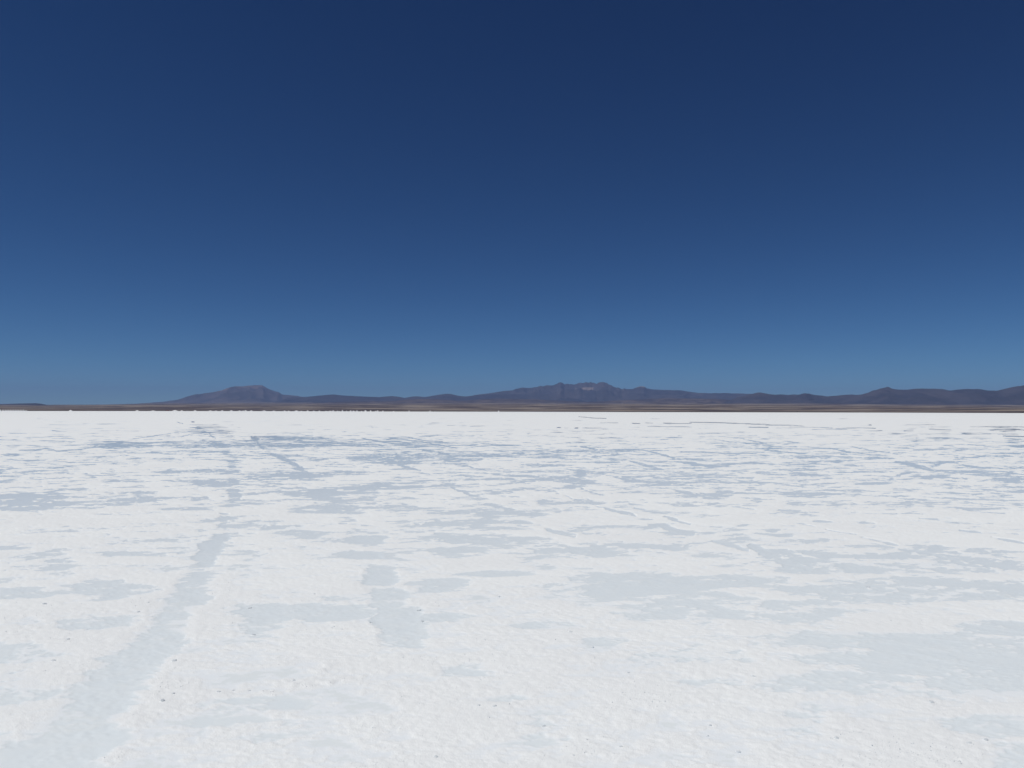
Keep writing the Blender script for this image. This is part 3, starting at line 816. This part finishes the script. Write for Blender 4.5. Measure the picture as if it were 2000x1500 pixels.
seq = [(516, 8, 1.2), (535, 7, 1.0), (556, 5, 1.3), (564, 4, 1.2), (579, 8, 1.5), (589, 5, 1.0), (601, 5, 1.8), (613, 4.5, 1.4), (624, 4, 1.8), (637, 5, 1.2), (645, 6, 1.3), (651, 5, 2.2), (659, 3, 1.6), (662.5, 2.5, 1.3),
       (669, 4, 2.8), (677, 2.5, 1.8), (685, 4.5, 2.6), (691, 4.5, 1.9), (697.5, 4, 2.8), (706, 2.5, 1.4), (714, 6, 2.6), (724, 4, 2.7), (734, 3.5, 1.5), (737.8, 3.6, 2.6), (748, 3, 2.0)]
for i, (px, w, h) in enumerate(seq):
    pile(px, w, h, f'salt pile, {ORD[i]} from the left in the crowded row left of centre', 'salt piles in the crowded row left of centre')
pile(769, 4, 1.0, 'small faint salt pile just past the right end of the crowded row', g2)
pile(799, 3, 2.4, 'bright narrow salt pile alone between the crowded row and the dark jeep', g2)
pile(840, 3, 2.4, 'bright narrow salt pile just left of the dark jeep', g2)
pile(974, 3, 2.6, 'last bright salt pile on the right, alone left of the jagged mountain', g2)

# ------------------------------------------------------------------ vehicles on the far shore
M_RED = mat_diffuse('dull_red_paint', (0.22, 0.05, 0.04), 0.5, (0.16, 0.045, 0.04), 1.5, 0.4)
M_DARK = mat_diffuse('dark_paint', (0.035, 0.037, 0.045), 0.4, (0.05, 0.05, 0.055), 1.5, 0.5)
M_WHITE = mat_diffuse('white_paint', (0.72, 0.72, 0.70), 0.4, (0.6, 0.6, 0.58), 1.5, 0.5)
M_TYRE = mat_diffuse('tyre_rubber', (0.02, 0.02, 0.02), 0.9, (0.05, 0.045, 0.04), 4)
M_GLASS = mat_diffuse('dark_window', (0.02, 0.025, 0.03), 0.1, (0.03, 0.035, 0.04), 1, 0.6)


def prism(outline, width, bev=0.05):
    """side outline (x, z) extruded across y"""
    bm = bmesh.new()
    vs = [bm.verts.new((x, -width / 2, z)) for x, z in outline]
    f = bm.faces.new(vs)
    ex = bmesh.ops.extrude_face_region(bm, geom=[f])
    for v in ex['geom']:
        if isinstance(v, bmesh.types.BMVert): v.co.y = width / 2
    bmesh.ops.recalc_face_normals(bm, faces=bm.faces)
    bmesh.ops.bevel(bm, geom=list(bm.edges), offset=bev, segments=2, affect='EDGES')
    return bm


def wheel(parent, x, y, r):
    bm = bmesh.new()
    bmesh.ops.create_cone(bm, cap_ends=True, segments=24, radius1=r, radius2=r, depth=0.25, matrix=Matrix.Translation((x, y, r)) @ Matrix.Rotation(R(90), 4, 'X'))
    bmesh.ops.bevel(bm, geom=list(bm.edges), offset=0.03, segments=1, affect='EDGES')
    bm_obj('wheel', bm, M_TYRE, parent)


def window(parent, outline, width):
    bm_obj('window', prism(outline, width, 0.01), M_GLASS, parent)


def jeep(px, label, rz, back, body=M_DARK):
    t = empty('jeep', shore_point(px, back), rz)
    bm_obj('body', prism([(-2.2, .45), (2.2, .45), (2.25, 1.0), (1.0, 1.1), (.45, 1.8), (-2.1, 1.85), (-2.25, 1.1)], 1.8, .06), body, t)
    window(t, [(.85, 1.18), (.4, 1.7), (-.6, 1.72), (-.6, 1.18)], 1.82)
    window(t, [(-.75, 1.18), (-.75, 1.72), (-1.95, 1.74), (-2.0, 1.18)], 1.82)
    for x in (-1.4, 1.4):
        for y in (-.8, .8): wheel(t, x, y, .4)
    rk = prism([(-1.9, 1.9), (.2, 1.9), (.2, 2.15), (-1.9, 2.15)], 1.3, .04)
    bm_obj('roof_rack', rk, M_DARK, t)
    return tag(t, label, 'vehicle', 'dark vehicles far out at the shore')


jeep(847, 'dark jeep right of a bright narrow salt pile on the far shore, left of centre', 1.2, 15)
jeep(1347, 'dark jeep alone on the far shore beneath the right shoulder of the jagged mountain', 1.35, 20)

t = empty('truck', shore_point(328, 20), R(4))
bm_obj('cab', prism([(-7.4, .6), (-5.2, .6), (-5.2, 3.0), (-6.9, 3.0), (-7.4, 1.8)], 2.4, .08), M_DARK, t)
window(t, [(-7.15, 1.9), (-5.7, 1.9), (-5.7, 2.7), (-6.85, 2.7)], 2.43)
bm_obj('cargo_bed', prism([(-4.9, .95), (3.0, .95), (3.0, 2.5), (-4.9, 2.5)], 2.4, .06), M_RED, t)
bm_obj('chassis', prism([(-5.25, .6), (3.0, .6), (3.0, .93), (-5.25, .93)], 1.0, .03), M_TYRE, t)
for x in (-6.3, .6, 1.9):
    for y in (-1.05, 1.05): wheel(t, x, y, .5)
tag(t, 'dark red truck with a dark cab parked by the salt piles', 'truck')

t = empty('pickup', shore_point(366, 18), R(186))
bm_obj('body', prism([(-2.6, .5), (2.6, .5), (2.6, 1.0), (1.6, 1.1), (1.0, 1.75), (-.4, 1.78), (-.6, 1.1), (-2.6, 1.1)], 1.8, .05), M_WHITE, t)
window(t, [(1.35, 1.15), (.95, 1.65), (-.3, 1.67), (-.42, 1.15)], 1.83)
bm_obj('cargo', prism([(-2.5, 1.12), (-.75, 1.12), (-.85, 1.75), (-2.4, 1.7)], 1.6, .1), M_DARK, t)
for x in (-1.7, 1.7):
    for y in (-.8, .8): wheel(t, x, y, .4)
tag(t, 'white pickup with a dark load parked right of the widest salt pile', 'vehicle')


def bush(px, w, h, label):
    r_ = random.Random(px)
    t = empty('bush', shore_point(px, -6) + Vector((0, 0, 0.7)))
    vs, fs = [], []
    for _ in range(420):
        a = r_.uniform(0, 6.28); q = r_.random() ** .5; zz_ = r_.random() ** .8
        c = Vector((math.cos(a) * q * w / 2 * (1 - .45 * zz_), math.sin(a) * q * w / 2 * (1 - .45 * zz_), zz_ * h))
        m = Euler((r_.uniform(0, 6), r_.uniform(0, 6), r_.uniform(0, 6))).to_matrix()
        b = len(vs)
        for k in ((-.12, -.05, 0), (.12, -.05, 0), (0, .14, 0)): vs.append(c + m @ Vector(k))
        fs.append((b, b + 1, b + 2))
    mesh_obj('foliage', vs, fs, M_BUSH, t, False)
    bm = bmesh.new()
    for k in range(5):
        a = k * 1.25
        bmesh.ops.create_cone(bm, cap_ends=True, segments=6, radius1=.05, radius2=.02, depth=h * .7,
                              matrix=Matrix.Translation((math.cos(a) * .15, math.sin(a) * .15, h * .3)) @ Euler((math.sin(a) * -.4, math.cos(a) * .4, 0)).to_matrix().to_4x4())
    bm_obj('stem', bm, M_BUSH, t)
    tag(t, label, 'bush')


M_BUSH = mat_diffuse('dark_scrub', (0.03, 0.028, 0.022), 0.9, (0.05, 0.045, 0.03), 3)
bush(935, 4.0, 1.6, 'low dark bush on the shore between the dark jeep and the last bright salt pile')
bush(1557, 3.0, 2.0, 'small dark bush on the shore below the long dark range at right')

# ------------------------------------------------------------------ air
M_HAZE, nt, out = new_mat('haze_air')
pv = N(nt, 'ShaderNodeVolumePrincipled')
pv.inputs['Color'].default_value = (0.37, 0.55, 1.0, 1)
pv.inputs['Density'].default_value = 4.6e-5
pv.inputs['Anisotropy'].default_value = 0.0
nt.links.new(pv.outputs[0], out.inputs['Volume'])
bm = bmesh.new()
bmesh.ops.create_cube(bm, size=1, matrix=Matrix.Translation((0, 0, 389)) @ Matrix.Diagonal((56000, 56000, 782, 1)))
hz = bm_obj('haze', bm, M_HAZE)
tag(hz, 'thin blue haze over the far mountains', 'haze', kind='stuff')

# ------------------------------------------------------------------ sky and sun
SUN_EL, SUN_AZ = R(60), R(-110)      # azimuth from the view direction, negative = left
w = bpy.data.worlds.new('World')
S.world = w
w.use_nodes = True
nt = w.node_tree
nt.nodes.clear()
out = nt.nodes.new('ShaderNodeOutputWorld')
bg = nt.nodes.new('ShaderNodeBackground')
sky = nt.nodes.new('ShaderNodeTexSky')
sky.sky_type = 'NISHITA'
sky.sun_disc = False
sky.sun_elevation = SUN_EL
sky.sun_rotation = SUN_AZ
sky.altitude = 3650
sky.air_density = 0.6
sky.dust_density = 0.0
sky.ozone_density = 6.0
bg.inputs['Strength'].default_value = 0.05
# thin, dry high-altitude air: deepen the red and green response of the sky
sp = nt.nodes.new('ShaderNodeSeparateColor'); cb = nt.nodes.new('ShaderNodeCombineColor')
nt.links.new(sky.outputs[0], sp.inputs[0])
for i, (g, a) in enumerate(((1.70, 0.47), (1.43, 0.70), (1.16, 0.92))):
    pw_ = N(nt, 'ShaderNodeMath', operation='POWER'); pw_.inputs[1].default_value = g
    ml = N(nt, 'ShaderNodeMath', operation='MULTIPLY'); ml.inputs[1].default_value = a
    nt.links.new(sp.outputs[i], pw_.inputs[0]); nt.links.new(pw_.outputs[0], ml.inputs[0]); nt.links.new(ml.outputs[0], cb.inputs[i])
nt.links.new(cb.outputs[0], bg.inputs[0])
nt.links.new(bg.outputs[0], out.inputs[0])

sd = bpy.data.lights.new('sun', 'SUN')
sun = bpy.data.objects.new('sun', sd)
COL.objects.link(sun)
sd.energy = 3.3
sd.angle = R(0.53)
sd.color = (1.0, 0.965, 0.91)
sv = Vector((math.sin(SUN_AZ) * math.cos(SUN_EL), math.cos(SUN_AZ) * math.cos(SUN_EL), math.sin(SUN_EL)))
sun.rotation_euler = sv.to_track_quat('Z', 'Y').to_euler()
sun.location = (0, 0, 50)

S.view_settings.view_transform = 'Standard'
S.view_settings.look = 'None'
S.view_settings.exposure = 0.0
S.view_settings.gamma = 1.0
S.render.engine = 'CYCLES'
S.cycles.use_denoising = True
S.cycles.max_bounces = 8
S.cycles.diffuse_bounces = 4
S.cycles.caustics_reflective = False
S.cycles.caustics_refractive = False
